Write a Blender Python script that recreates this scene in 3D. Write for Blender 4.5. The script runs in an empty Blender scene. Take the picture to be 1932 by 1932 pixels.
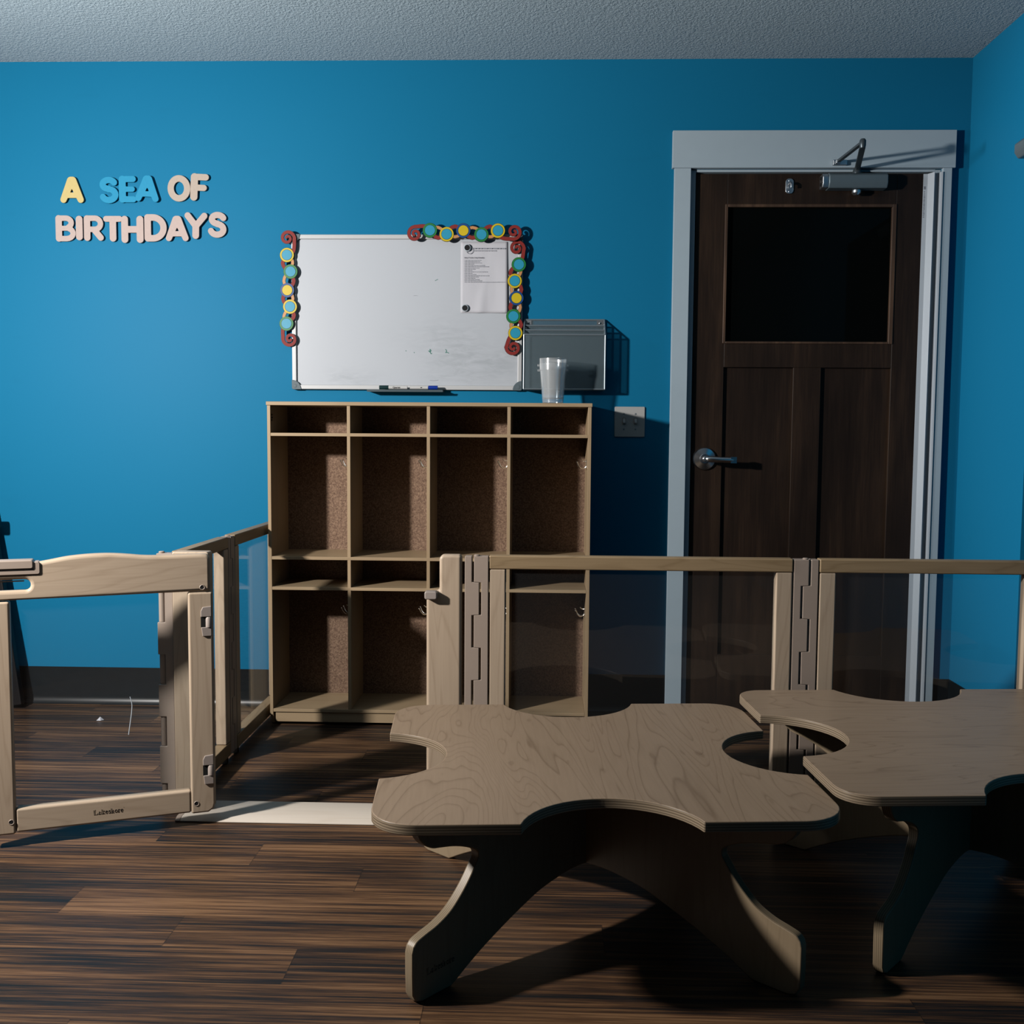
import bpy, bmesh, math, random
import numpy as np
from mathutils import Vector, Matrix
random.seed(4)
S = bpy.context.scene
COL = S.collection
PI = math.pi
D = 3.9216          # back wall plane
CH = 2.44           # ceiling height
XR = 1.544          # right wall plane
XL = -3.4

# ------------------------------------------------------------------ materials
ALB = .40           # overall paint and wood reflectance
class NT:
    def __init__(s, name):
        s.m = bpy.data.materials.new(name); s.m.use_nodes = True
        s.t = s.m.node_tree; s.t.nodes.clear()
        s.out = s.n('ShaderNodeOutputMaterial')
    def n(s, typ, **kw):
        nd = s.t.nodes.new(typ)
        for k, v in kw.items():
            if k in nd.inputs.keys() if False else False: pass
            setattr(nd, k, v)
        return nd
    def l(s, a, b): s.t.links.new(a, b)
    def val(s, sock, v):
        if hasattr(v, 'is_output'): s.l(v, sock)
        else: sock.default_value = v
    def math(s, op, a, b=0.0, c=0.0):
        nd = s.n('ShaderNodeMath', operation=op)
        s.val(nd.inputs[0], a); s.val(nd.inputs[1], b); s.val(nd.inputs[2], c)
        return nd.outputs[0]
    def obj(s): return s.n('ShaderNodeTexCoord').outputs['Object']
    def sep(s, v):
        nd = s.n('ShaderNodeSeparateXYZ'); s.l(v, nd.inputs[0]); return nd.outputs
    def comb(s, x, y, z):
        nd = s.n('ShaderNodeCombineXYZ')
        for i, q in enumerate((x, y, z)): s.val(nd.inputs[i], q)
        return nd.outputs[0]
    def mapv(s, v, sc, loc=(0, 0, 0)):
        nd = s.n('ShaderNodeMapping'); s.l(v, nd.inputs[0])
        nd.inputs['Scale'].default_value = sc; nd.inputs['Location'].default_value = loc
        return nd.outputs[0]
    def noise(s, v, scale=1, detail=3, rough=.5, dist=0):
        nd = s.n('ShaderNodeTexNoise'); s.l(v, nd.inputs['Vector'])
        nd.inputs['Scale'].default_value = scale; nd.inputs['Detail'].default_value = detail
        nd.inputs['Roughness'].default_value = rough; nd.inputs['Distortion'].default_value = dist
        return nd.outputs[0]
    def white(s, v):
        nd = s.n('ShaderNodeTexWhiteNoise', noise_dimensions='3D'); s.l(v, nd.inputs['Vector']); return nd.outputs
    def ramp(s, f, stops):
        nd = s.n('ShaderNodeValToRGB'); s.val(nd.inputs[0], f)
        el = nd.color_ramp.elements
        while len(el) < len(stops): el.new(.5)
        for e, (p, c) in zip(el, stops): e.position = p; e.color = (*c, 1) if len(c) == 3 else c
        return nd.outputs[0]
    def mix(s, f, a, b, mode='MIX'):
        nd = s.n('ShaderNodeMix', data_type='RGBA', blend_type=mode)
        s.val(nd.inputs['Factor'], f)
        for k, v in ((6, a), (7, b)):
            if hasattr(v, 'is_output'): s.l(v, nd.inputs[k])
            else: nd.inputs[k].default_value = (*v, 1)
        return nd.outputs[2]
    def bump(s, h, strength=.3, dist=.002):
        nd = s.n('ShaderNodeBump'); s.l(h, nd.inputs['Height'])
        nd.inputs['Strength'].default_value = strength; nd.inputs['Distance'].default_value = dist
        return nd.outputs[0]
    def bsdf(s, col, rough=.5, metal=0, spec=.5, normal=None, coat=0):
        b = s.n('ShaderNodeBsdfPrincipled')
        K = 1.0 if metal > .9 else ALB
        spec *= .45
        col = s.mix(1.0, col, (K, K, K), 'MULTIPLY') if hasattr(col, 'is_output') else tuple(v*K for v in col)
        if hasattr(col, 'is_output'): s.l(col, b.inputs['Base Color'])
        else: b.inputs['Base Color'].default_value = (*col, 1)
        s.val(b.inputs['Roughness'], rough); b.inputs['Metallic'].default_value = metal
        b.inputs['Specular IOR Level'].default_value = spec
        b.inputs['Coat Weight'].default_value = coat
        if normal is not None: s.l(normal, b.inputs['Normal'])
        return b.outputs[0]
    def done(s, sh): s.l(sh, s.out.inputs['Surface']); return s.m

def plain(name, col, rough=.5, metal=0, spec=.5, speck=.06, scale=60):
    t = NT(name); n = t.noise(t.obj(), scale, 3)
    c = t.mix(n, tuple(v*(1-speck) for v in col), tuple(min(1, v*(1+speck)) for v in col))
    return t.done(t.bsdf(c, rough, metal, spec))

def wood(name, light, dark, axis, rough=.42, lines=14, stretch=9., amount=.5, ply=False):
    """fine straight grain along one axis with soft cathedral lines"""
    t = NT(name); o = t.obj()
    sc = [9., 9., 9.]; sc[axis] = 9./stretch
    n1 = t.noise(t.mapv(o, sc, (1.7, 3.1, .4)), 1.0, 2, .45, .3)
    ln = t.math('FRACT', t.math('MULTIPLY', n1, lines))
    ln = t.ramp(ln, [(0, (1, 1, 1)), (.18, (.15, .15, .15)), (.8, (0, 0, 0)), (1, (1, 1, 1))])
    sc2 = [170., 170., 170.]; sc2[axis] = 5.
    n2 = t.noise(t.mapv(o, sc2), 1.0, 4, .6)
    sc3 = [3., 3., 3.]; sc3[axis] = .8
    n3 = t.noise(t.mapv(o, sc3), 1, 2)
    f = t.math('ADD', t.math('MULTIPLY', ln, amount*.55), t.math('MULTIPLY', n2, amount))
    f = t.math('ADD', f, t.math('MULTIPLY', t.math('SUBTRACT', n3, .5), .5))
    c = t.mix(t.math('MINIMUM', t.math('MAXIMUM', f, 0.), 1.), light, dark)
    if ply:
        g = t.n('ShaderNodeNewGeometry'); nz = t.sep(g.outputs['Normal'])
        tc = t.n('ShaderNodeTexCoord'); on = t.sep(tc.outputs['Normal'])
        flat = t.math('GREATER_THAN', t.math('ABSOLUTE', on[ply-1]), .75)
        co = t.sep(o)[ply-1]
        lay = t.math('SINE', t.math('MULTIPLY', co, 2*PI/.0042))
        lc = t.ramp(t.math('MULTIPLY_ADD', lay, .5, .5), [(.2, tuple(v*.62 for v in light)), (.75, tuple(min(1, v*1.02) for v in light))])
        c = t.mix(flat, lc, c)
    return t.done(t.bsdf(c, rough, 0, .45, t.bump(n2, .08, .001)))

WL, WD = (.72, .57, .42), (.44, .32, .22)
M = {}
M['gate_x'] = wood('maple_rail_x', WL, WD, 0)
M['gate_y'] = wood('maple_rail_y', WL, WD, 1)
M['gate_z'] = wood('maple_stile', WL, WD, 2)
M['rail_x'] = wood('honey_rail', (.50, .36, .21), (.26, .17, .085), 0)
M['birch'] = wood('birch_vertical', (.60, .44, .27), (.38, .26, .15), 2, amount=.4, lines=9)
M['birch_x'] = wood('birch_horizontal', (.60, .44, .27), (.38, .26, .15), 0, amount=.4, lines=9)
M['plywood_leg'] = wood('birch_plywood_leg', (.42, .32, .205), (.27, .195, .12), 2, amount=.4, ply=2)
M['threshold'] = wood('pale_threshold', (.92, .83, .72), (.72, .60, .48), 0, amount=.35, lines=6)

def tabletop_mat(name, axis, seed):
    t = NT(name); o = t.obj()
    sc = [4.6, 4.6, 4.6]; sc[axis] = .62
    n1 = t.noise(t.mapv(o, sc, (seed, seed*.7, 0)), 1.0, 3, .45, .35)
    r = t.math('FRACT', t.math('MULTIPLY', n1, 38.))
    ln = t.ramp(r, [(0, (1, 1, 1)), (.08, (.3, .3, .3)), (.25, (0, 0, 0)), (.93, (0, 0, 0)), (1, (1, 1, 1))])
    sc2 = [150., 150., 150.]; sc2[axis] = 7.
    n2 = t.noise(t.mapv(o, sc2), 1, 4, .6)
    n3 = t.noise(t.mapv(o, sc, (4, 1, 2)), .8, 2)
    spot = t.noise(t.mapv(o, (26 if axis else 7, 7 if axis else 26, 10)), 1.5, 1)
    sp = t.ramp(spot, [(.70, (0, 0, 0)), (.76, (1, 1, 1))])
    f = t.math('ADD', t.math('MULTIPLY', ln, .40), t.math('MULTIPLY', n2, .45))
    f = t.math('ADD', f, t.math('MULTIPLY', t.math('SUBTRACT', n3, .5), .4))
    f = t.math('ADD', f, t.math('MULTIPLY', sp, .25))
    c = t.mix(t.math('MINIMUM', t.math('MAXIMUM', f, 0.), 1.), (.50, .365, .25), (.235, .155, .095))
    on = t.sep(t.n('ShaderNodeTexCoord').outputs['Normal'])
    flat = t.math('GREATER_THAN', t.math('ABSOLUTE', on[2]), .6)
    lay = t.math('SINE', t.math('MULTIPLY', t.sep(o)[2], 2*PI/.005))
    lc = t.ramp(t.math('MULTIPLY_ADD', lay, .5, .5), [(.15, (.20, .15, .10)), (.8, (.44, .34, .235))])
    c = t.mix(flat, lc, c)
    return t.done(t.bsdf(c, .40, 0, .5, t.bump(n2, .05, .0006)))
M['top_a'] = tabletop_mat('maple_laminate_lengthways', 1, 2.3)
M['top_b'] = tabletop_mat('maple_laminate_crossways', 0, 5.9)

M['plastic'] = plain('beige_plastic', (.50, .40, .33), .38, speck=.03)
M['clip'] = plain('grey_beige_plastic', (.46, .39, .35), .4, speck=.03)
M['brass'] = plain('brass_rod', (.45, .36, .12), .4, 1)
M['dark'] = plain('dark_gap', (.01, .01, .01), .8)
M['white'] = plain('white_trim_paint', (.56, .70, .80), .42, speck=.03, scale=20)
M['pvc'] = plain('white_pvc', (.66, .74, .82), .3, speck=.02)
M['base'] = plain('black_vinyl_base', (.007, .012, .016), .32, speck=.3, scale=25)
M['metal'] = plain('brushed_silver', (.42, .45, .48), .34, 1, speck=.1)
M['closer'] = plain('grey_closer_paint', (.20, .27, .31), .38, .35, speck=.06)
M['armpaint'] = plain('dark_grey_arm', (.10, .13, .15), .35, .5)
M['chrome'] = plain('satin_chrome', (.55, .56, .58), .2, 1, speck=.05)
M['black'] = plain('black_plastic', (.012, .012, .014), .4)
M['steelrod'] = plain('grey_steel_rod', (.30, .37, .42), .35, .4)
M['alum'] = plain('white_aluminium', (.74, .76, .78), .35, .1, speck=.02)
M['cap'] = plain('grey_corner_plastic', (.13, .18, .21), .5)
M['hook'] = plain('nickel_hook', (.75, .72, .68), .25, 1)
M['switch'] = plain('ivory_switch_plate', (.62, .63, .62), .35, speck=.02)
M['paper'] = plain('white_paper', (.76, .77, .84), .8, speck=.04, scale=14)
M['ink'] = plain('printed_ink', (.10, .10, .13), .8)
M['greyink'] = plain('grey_ink', (.36, .38, .44), .8)
M['logo'] = plain('black_logo_print', (.006, .006, .007), .6)
M['green_ink'] = plain('green_marker_ink', (.01, .22, .16), .6)
M['marker_w'] = plain('white_barrel', (.75, .76, .76), .35)
M['marker_b'] = plain('blue_cap', (.01, .05, .42), .35)
M['marker_k'] = plain('dark_green_cap', (.01, .045, .05), .35)
M['red'] = plain('red_card', (.30, .017, .012), .6, speck=.1)
M['tan'] = plain('tan_card', (.72, .34, .13), .45)
M['edge'] = plain('black_card_outline', (.012, .012, .014), .5)
M['green'] = plain('green_card', (.02, .27, .06), .4)
M['yellow'] = plain('yellow_card', (.82, .62, .02), .4)
M['blue'] = plain('blue_card', (.01, .09, .34), .4)
M['sky'] = plain('light_blue_card', (.03, .40, .62), .4)
M['l_yellow'] = plain('yellow_foam', (.78, .63, .26), .7, speck=.08, scale=150)
M['l_blue'] = plain('bright_blue_foam', (.010, .36, .64), .7, speck=.08, scale=150)
M['l_pink'] = plain('pale_pink_foam', (.66, .53, .49), .7, speck=.08, scale=150)
M['l_cream'] = plain('cream_foam', (.62, .52, .44), .7, speck=.08, scale=150)

# blue wall with faint rubbed patches
t = NT('blue_wall_paint'); o = t.obj()
n = t.noise(t.mapv(o, (1, 1, 1.3)), 2.2, 4, .55); n2 = t.noise(t.mapv(o, (3, 3, 9)), 2.0, 3)
c = t.mix(t.math('MULTIPLY', n, .5), (.010, .242, .475), (.013, .262, .500))
c = t.mix(t.ramp(n2, [(.66, (0, 0, 0)), (.82, (.10, .10, .10))]), c, (.010, .17, .33))
nb = t.noise(o, 220, 3)
M['wall'] = t.done(t.bsdf(c, .50, 0, .09, t.bump(nb, .12, .0008)))
# knock-down textured ceiling
t = NT('textured_ceiling'); o = t.obj()
n = t.noise(o, 105, 3, .6, .5); h = t.ramp(n, [(.40, (0, 0, 0)), (.60, (1, 1, 1))])
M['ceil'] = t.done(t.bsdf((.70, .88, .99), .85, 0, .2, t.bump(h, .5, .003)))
# plank floor
t = NT('zebra_wood_planks'); o = t.obj(); x, y, z = t.sep(o)
PW, PL = .1355, .914
row = t.math('FLOOR', t.math('DIVIDE', t.math('SUBTRACT', y, 2.035), PW))
sx = t.math('DIVIDE', t.math('ADD', t.math('ADD', x, .783), t.math('MULTIPLY', row, .283)), PL)
pk = t.math('FLOOR', sx)
rnd = t.white(t.comb(row, pk, 3.0))
rv = t.sep(rnd['Color'])
ox = t.math('ADD', x, t.math('MULTIPLY', rv[0], 20.)); oy = t.math('ADD', y, t.math('MULTIPLY', rv[1], 20.))
s1 = t.noise(t.comb(t.math('MULTIPLY', ox, 1.7), t.math('MULTIPLY', oy, 80.), 0.), 1, 5, .62, .2)
s2 = t.noise(t.comb(t.math('MULTIPLY', ox, 7.0), t.math('MULTIPLY', oy, 380.), 4.), 1, 4, .7)
s3 = t.noise(t.comb(t.math('MULTIPLY', ox, .7), t.math('MULTIPLY', oy, 9.), 8.), 1, 2)
f = t.math('ADD', t.math('MULTIPLY', s1, .66), t.math('MULTIPLY', s2, .38))
f = t.math('ADD', f, t.math('MULTIPLY', t.math('SUBTRACT', s3, .5), .42))
f = t.math('ADD', f, t.math('MULTIPLY', t.math('SUBTRACT', rv[2], .5), .07))
c = t.ramp(f, [(.395, (.012, .016, .019)), (.455, (.034, .024, .021)), (.515, (.085, .046, .027)), (.575, (.165, .086, .043)), (.66, (.31, .17, .085))])
fy = t.math('FRACT', t.math('DIVIDE', t.math('SUBTRACT', y, 2.035), PW)); fx = t.math('FRACT', sx)
seam = t.math('MAXIMUM', t.math('LESS_THAN', fy, .008), t.math('LESS_THAN', fx, .0022))
c = t.mix(t.math('MULTIPLY', seam, .6), c, (.015, .012, .010))
rg = t.math('MULTIPLY_ADD', s2, .2, .33)
M['floor'] = t.done(t.bsdf(c, rg, 0, .45, t.bump(s2, .18, .0008)))
# dark stained door
def stain(name, k):
    t = NT(name); o = t.obj()
    n1 = t.noise(t.mapv(o, (16, 16, 1.6)), 1, 4, .6, .4); n2 = t.noise(t.mapv(o, (3, 3, 1.4), (2, 2, 2)), 1.4, 3)
    n3 = t.noise(t.mapv(o, (160, 160, 6)), 1, 3)
    f = t.math('ADD', t.math('MULTIPLY', n1, .45), t.math('ADD', t.math('MULTIPLY', n2, .35), t.math('MULTIPLY', n3, .2)))
    c = t.ramp(f, [(.3, (.010*k, .0065*k, .005*k)), (.5, (.026*k, .016*k, .011*k)), (.72, (.065*k, .038*k, .023*k))])
    return t.done(t.bsdf(c, .42, 0, .35, t.bump(n3, .1, .0006)))
M['door'] = stain('espresso_stained_door', 1.15)
M['mould'] = stain('worn_brown_moulding', 3.6)
# brown hardboard locker back
t = NT('speckled_hardboard'); n = t.noise(t.obj(), 210, 3, .7)
c = t.ramp(n, [(.3, (.14, .08, .055)), (.5, (.30, .19, .13)), (.72, (.52, .35, .24))])
M['hard'] = t.done(t.bsdf(c, .75, 0, .3))
# whiteboard with eraser smudges
t = NT('whiteboard_enamel'); o = t.obj()
n = t.noise(t.mapv(o, (7, 7, 4)), 1.5, 4, .6, .6); n2 = t.noise(t.mapv(o, (2.2, 2.2, 3.2), (.6, 0, .25)), 1.6, 2)
X_, Y_, Z_ = t.sep(o)
def blob(cx, cz, sx, sz, k):
    q = t.math('ADD', t.math('POWER', t.math('DIVIDE', t.math('SUBTRACT', X_, cx), sx), 2.), t.math('POWER', t.math('DIVIDE', t.math('SUBTRACT', Z_, cz), sz), 2.))
    return t.math('MULTIPLY', t.math('POWER', 2.718, t.math('MULTIPLY', q, -1.)), k)
mask = t.math('ADD', t.math('ADD', blob(.17, .12, .10, .13, .40), blob(.33, .10, .11, .06, .45)), t.math('ADD', blob(-.21, .04, .09, .035, .45), blob(.10, .20, .16, .05, .15)))
n2 = t.noise(t.mapv(o, (9, 9, 34)), 1.6, 4, .6, .8)
smear = t.math('MULTIPLY', mask, t.ramp(n2, [(.36, (0, 0, 0)), (.62, (1, 1, 1))]))
sm = t.math('MULTIPLY', t.ramp(n, [(.5, (0, 0, 0)), (.72, (1, 1, 1))]), t.ramp(n2, [(.48, (0, 0, 0)), (.66, (.4, .4, .4))]))
c = t.mix(t.math('MINIMUM', smear, 1.), (.68, .73, .80), (.44, .49, .53))
M['board'] = t.done(t.bsdf(c, .3, 0, .5))
# clear panes: straight-through plus fresnel reflection
def pane(name, tint, rough=.02, k=1.0, haze=.0):
    t = NT(name)
    tr = t.n('ShaderNodeBsdfTransparent'); tr.inputs[0].default_value = (*tint, 1)
    gl = t.n('ShaderNodeBsdfGlossy'); gl.inputs['Roughness'].default_value = rough
    df = t.n('ShaderNodeBsdfDiffuse'); df.inputs[0].default_value = (.8, .8, .8, 1)
    g = t.n('ShaderNodeNewGeometry'); dp = t.n('ShaderNodeVectorMath', operation='DOT_PRODUCT')
    t.l(g.outputs['Incoming'], dp.inputs[0]); t.l(g.outputs['Normal'], dp.inputs[1])
    sch = t.math('MULTIPLY_ADD', t.math('POWER', t.math('SUBTRACT', 1., t.math('ABSOLUTE', dp.outputs['Value'])), 5.), .96, .035)
    m1 = t.n('ShaderNodeMixShader'); t.l(t.math('MINIMUM', t.math('MULTIPLY', sch, k), 1.), m1.inputs[0]); t.l(tr.outputs[0], m1.inputs[1]); t.l(gl.outputs[0], m1.inputs[2])
    m2 = t.n('ShaderNodeMixShader'); m2.inputs[0].default_value = haze; t.l(m1.outputs[0], m2.inputs[1]); t.l(df.outputs[0], m2.inputs[2])
    return t.done(m2.outputs[0])
M['pane'] = pane('clear_acrylic', (.97, .98, .985), .015, .8, .004)
M['cup'] = pane('frosted_clear_plastic', (.95, .97, .98), .16, 2.2, .08)
M['meshpanel'] = pane('fine_steel_mesh', (1, 1, 1), .5, .0, .0)
def meshmat():
    t = NT('fine_steel_mesh_panel')
    tr = t.n('ShaderNodeBsdfTransparent')
    b = t.bsdf((.22, .31, .36), .45, .3, .5)
    m1 = t.n('ShaderNodeMixShader'); m1.inputs[0].default_value = .34
    t.l(tr.outputs[0], m1.inputs[1]); t.l(b, m1.inputs[2])
    return t.done(m1.outputs[0])
M['meshpanel'] = meshmat()
M['dglass'] = NT('dark_window_glass'); _t = M['dglass']; M['dglass'] = _t.done(_t.bsdf((.003, .004, .004), .03, 0, .10))
M['reveal'] = plain('dark_doorway', (.006, .05, .12), .6)

# ------------------------------------------------------------------ mesh helpers
def BM(): return bmesh.new()
def box(bm, x0, x1, y0, y1, z0, z1):
    v = [bm.verts.new((x, y, z)) for x in (x0, x1) for y in (y0, y1) for z in (z0, z1)]
    for f in ((0, 1, 3, 2), (4, 6, 7, 5), (0, 4, 5, 1), (2, 3, 7, 6), (0, 2, 6, 4), (1, 5, 7, 3)):
        bm.faces.new([v[i] for i in f])
    return bm
def prism(bm, pts, fn, d0, d1):
    """2-D outline pts -> solid between d0 and d1; fn(u, v, d) gives the 3-D point"""
    a = [bm.verts.new(fn(u, v, d0)) for u, v in pts]; b = [bm.verts.new(fn(u, v, d1)) for u, v in pts]
    bm.faces.new(a[::-1]); bm.faces.new(b)
    n = len(pts)
    for i in range(n): bm.faces.new((a[i], a[(i+1) % n], b[(i+1) % n], b[i]))
    return bm
XZ = lambda u, v, d: (u, d, v)
XY = lambda u, v, d: (u, v, d)
YZ = lambda u, v, d: (d, u, v)
def tube(bm, pts, r, n=10, cap=True):
    pts = [Vector(p) for p in pts]; rs = r if isinstance(r, (list, tuple)) else [r]*len(pts)
    rings = []; up = None
    for i, p in enumerate(pts):
        d = (pts[min(i+1, len(pts)-1)]-pts[max(i-1, 0)]).normalized()
        if up is None:
            up = d.orthogonal().normalized()
        a = (up - d*up.dot(d)).normalized(); up = a; b = d.cross(a)
        rings.append([bm.verts.new(p+(a*math.cos(2*PI*k/n)+b*math.sin(2*PI*k/n))*rs[i]) for k in range(n)])
    for i in range(len(rings)-1):
        for k in range(n): bm.faces.new((rings[i][k], rings[i][(k+1) % n], rings[i+1][(k+1) % n], rings[i+1][k]))
    if cap: bm.faces.new(rings[0][::-1]); bm.faces.new(rings[-1])
    return bm
def lathe(bm, prof, c, axis='z', n=40, closed=False):
    rings = []
    for r, h in prof:
        ring = []
        for k in range(n):
            a = 2*PI*k/n; u, v = r*math.cos(a), r*math.sin(a)
            p = {'z': (u, v, h), 'y': (u, h, v), 'x': (h, u, v)}[axis]
            ring.append(bm.verts.new((p[0]+c[0], p[1]+c[1], p[2]+c[2])))
        rings.append(ring)
    m = len(rings); rng = range(m) if closed else range(m-1)
    for i in rng:
        for k in range(n): bm.faces.new((rings[i][k], rings[i][(k+1) % n], rings[(i+1) % m][(k+1) % n], rings[(i+1) % m][k]))
    if not closed:
        if prof[0][0] > 1e-5: bm.faces.new(rings[0][::-1])
        if prof[-1][0] > 1e-5: bm.faces.new(rings[-1])
    return bm
def rect(u0, u1, v0, v1, r=0, seg=6):
    if r <= 0: return [(u0, v0), (u1, v0), (u1, v1), (u0, v1)]
    out = []
    for cx, cy, a0 in ((u1-r, v0+r, -PI/2), (u1-r, v1-r, 0), (u0+r, v1-r, PI/2), (u0+r, v0+r, PI)):
        for k in range(seg+1):
            a = a0+PI/2*k/seg; out.append((cx+r*math.cos(a), cy+r*math.sin(a)))
    return out
def smooth_poly(pts, n=6):
    """open Catmull-Rom through pts"""
    P = [Vector(p) for p in pts]; P = [2*P[0]-P[1]]+P+[2*P[-1]-P[-2]]; out = []
    for i in range(1, len(P)-2):
        for k in range(n):
            u = k/n; a, b, c, d = P[i-1:i+3]
            out.append(.5*((2*b)+(c-a)*u+(2*a-5*b+4*c-d)*u*u+(3*b-a-3*c+d)*u**3))
    out.append(P[-2]); return [tuple(p) for p in out]

def obj(name, bm, mat, parent=None, bev=0, seg=2, smooth=False, label=None, local=False):
    """link bm (given in world space unless local) as one mesh, in its parent's frame"""
    if isinstance(bm, bpy.types.Mesh): me = bm
    else:
        bmesh.ops.recalc_face_normals(bm, faces=bm.faces)
        me = bpy.data.meshes.new(name); bm.to_mesh(me); bm.free()
    if parent is not None and not local:
        p = parent; m = p.matrix_basis.copy()
        while p.parent: p = p.parent; m = p.matrix_basis @ m
        me.transform(m.inverted())
    o = bpy.data.objects.new(name, me); COL.objects.link(o)
    me.materials.append(mat)
    if parent is not None: o.parent = parent
    if smooth or bev:
        for p in me.polygons: p.use_smooth = True
        if not smooth or True:
            me.set_sharp_from_angle(angle=math.radians(38)) if hasattr(me, 'set_sharp_from_angle') else None
    if bev:
        b = o.modifiers.new('soft_edges', 'BEVEL'); b.width = bev; b.segments = seg; b.limit_method = 'ANGLE'; b.angle_limit = math.radians(40)
        b.harden_normals = True
    if label: o['label'] = label
    return o
def tag(o, label, cat, group=None):
    o['label'] = label; o['category'] = cat
    if group: o['group'] = group
    return o
def thing(name, label, cat, loc=(0, 0, 0), rotz=0, group=None):
    o = bpy.data.objects.new(name, None); COL.objects.link(o)
    o.location = loc; o.rotation_euler = (0, 0, rotz); o.empty_display_size = .05
    o.matrix_basis = Matrix.Translation(loc) @ Matrix.Rotation(rotz, 4, 'Z')
    return tag(o, label, cat, group)
def struct(name, bm, m, bev=0, **k):
    o = obj(name, bm, m, None, bev, **k); o['kind'] = 'structure'; return o
def struct_empty(name, loc):
    o = bpy.data.objects.new(name, None); COL.objects.link(o); o.matrix_basis = Matrix.Translation(loc)
    o['kind'] = 'structure'; o.empty_display_size = .05; return o

def contour(vals, xs, ys):
    """closed outlines of vals < 0 on a grid (marching squares)"""
    seg = {}
    nx, ny = len(xs), len(ys)
    def key(p): return (round(p[0], 7), round(p[1], 7))
    def edge(i, j, k, l):
        a, b = vals[i, j], vals[k, l]; f = a/(a-b)
        return (xs[i]+(xs[k]-xs[i])*f, ys[j]+(ys[l]-ys[j])*f)
    inside = vals < 0
    for i in range(nx-1):
        for j in range(ny-1):
            c = [(i, j), (i+1, j), (i+1, j+1), (i, j+1)]
            s = [inside[q] for q in c]
            if all(s) or not any(s): continue
            cr = [k for k in range(4) if s[k] != s[(k+1) % 4]]
            pts = {k: edge(*c[k], *c[(k+1) % 4]) for k in cr}
            outs = [k for k in cr if s[k]]      # leaving the inside along the boundary
            ins = [k for k in cr if not s[k]]
            for k in outs:
                m = min(ins, key=lambda q: (k-q) % 4)
                seg[key(pts[k])] = (pts[k], pts[m])
    loops = []
    while seg:
        k0 = next(iter(seg)); lp = []; k = k0
        while k in seg:
            a, b = seg.pop(k); lp.append(a); k = key(b)
        if len(lp) > 5: loops.append(lp)
    return loops
def field(strokes, step, pad):
    """distance field of round strokes [(points, radius or (r0, r1)), ...]"""
    P = [p for s in strokes for p in s[0]]; rm = max(max(s[1]) if isinstance(s[1], tuple) else s[1] for s in strokes)+pad
    x0, x1 = min(p[0] for p in P)-rm, max(p[0] for p in P)+rm; y0, y1 = min(p[1] for p in P)-rm, max(p[1] for p in P)+rm
    xs = np.arange(x0, x1+step, step); ys = np.arange(y0, y1+step, step)
    X, Y = np.meshgrid(xs, ys, indexing='ij'); V = np.full(X.shape, 1e9)
    for pts, r in strokes:
        r0, r1 = r if isinstance(r, tuple) else (r, r); n = max(1, len(pts)-1)
        for q in range(n):
            a = pts[q]; b = pts[min(q+1, len(pts)-1)]; dx, dy = b[0]-a[0], b[1]-a[1]; L = dx*dx+dy*dy
            tt = np.clip(((X-a[0])*dx+(Y-a[1])*dy)/L, 0, 1) if L > 1e-12 else np.zeros_like(X)
            rr = r0+(r1-r0)*(q+tt)/n
            V = np.minimum(V, np.hypot(X-a[0]-tt*dx, Y-a[1]-tt*dy)-rr)
    return V, xs, ys
def curve_mesh(loops, depth, bevel=0.0):
    cu = bpy.data.curves.new('outline', 'CURVE'); cu.dimensions = '2D'; cu.fill_mode = 'BOTH'
    cu.extrude = depth/2-bevel; cu.bevel_depth = bevel; cu.bevel_resolution = 1 if bevel < .005 else 3; cu.offset = -bevel
    for lp in loops:
        sp = cu.splines.new('POLY'); sp.points.add(len(lp)-1); sp.use_cyclic_u = True
        for p, q in zip(sp.points, lp): p.co = (q[0], q[1], 0, 1)
    return to_mesh(cu)
def to_mesh(cu):
    o = bpy.data.objects.new('tmp', cu); COL.objects.link(o)
    dg = bpy.context.evaluated_depsgraph_get(); dg.update()
    me = bpy.data.meshes.new_from_object(o.evaluated_get(dg)); me.materials.clear()
    bpy.data.objects.remove(o); return me
def text_mesh(s, size, depth=.0004, bold=0.0, align='LEFT'):
    cu = bpy.data.curves.new('txt', 'FONT'); cu.body = s; cu.size = size; cu.extrude = depth; cu.offset = bold; cu.align_x = align
    cu.resolution_u = 3
    return to_mesh(cu)
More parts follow.
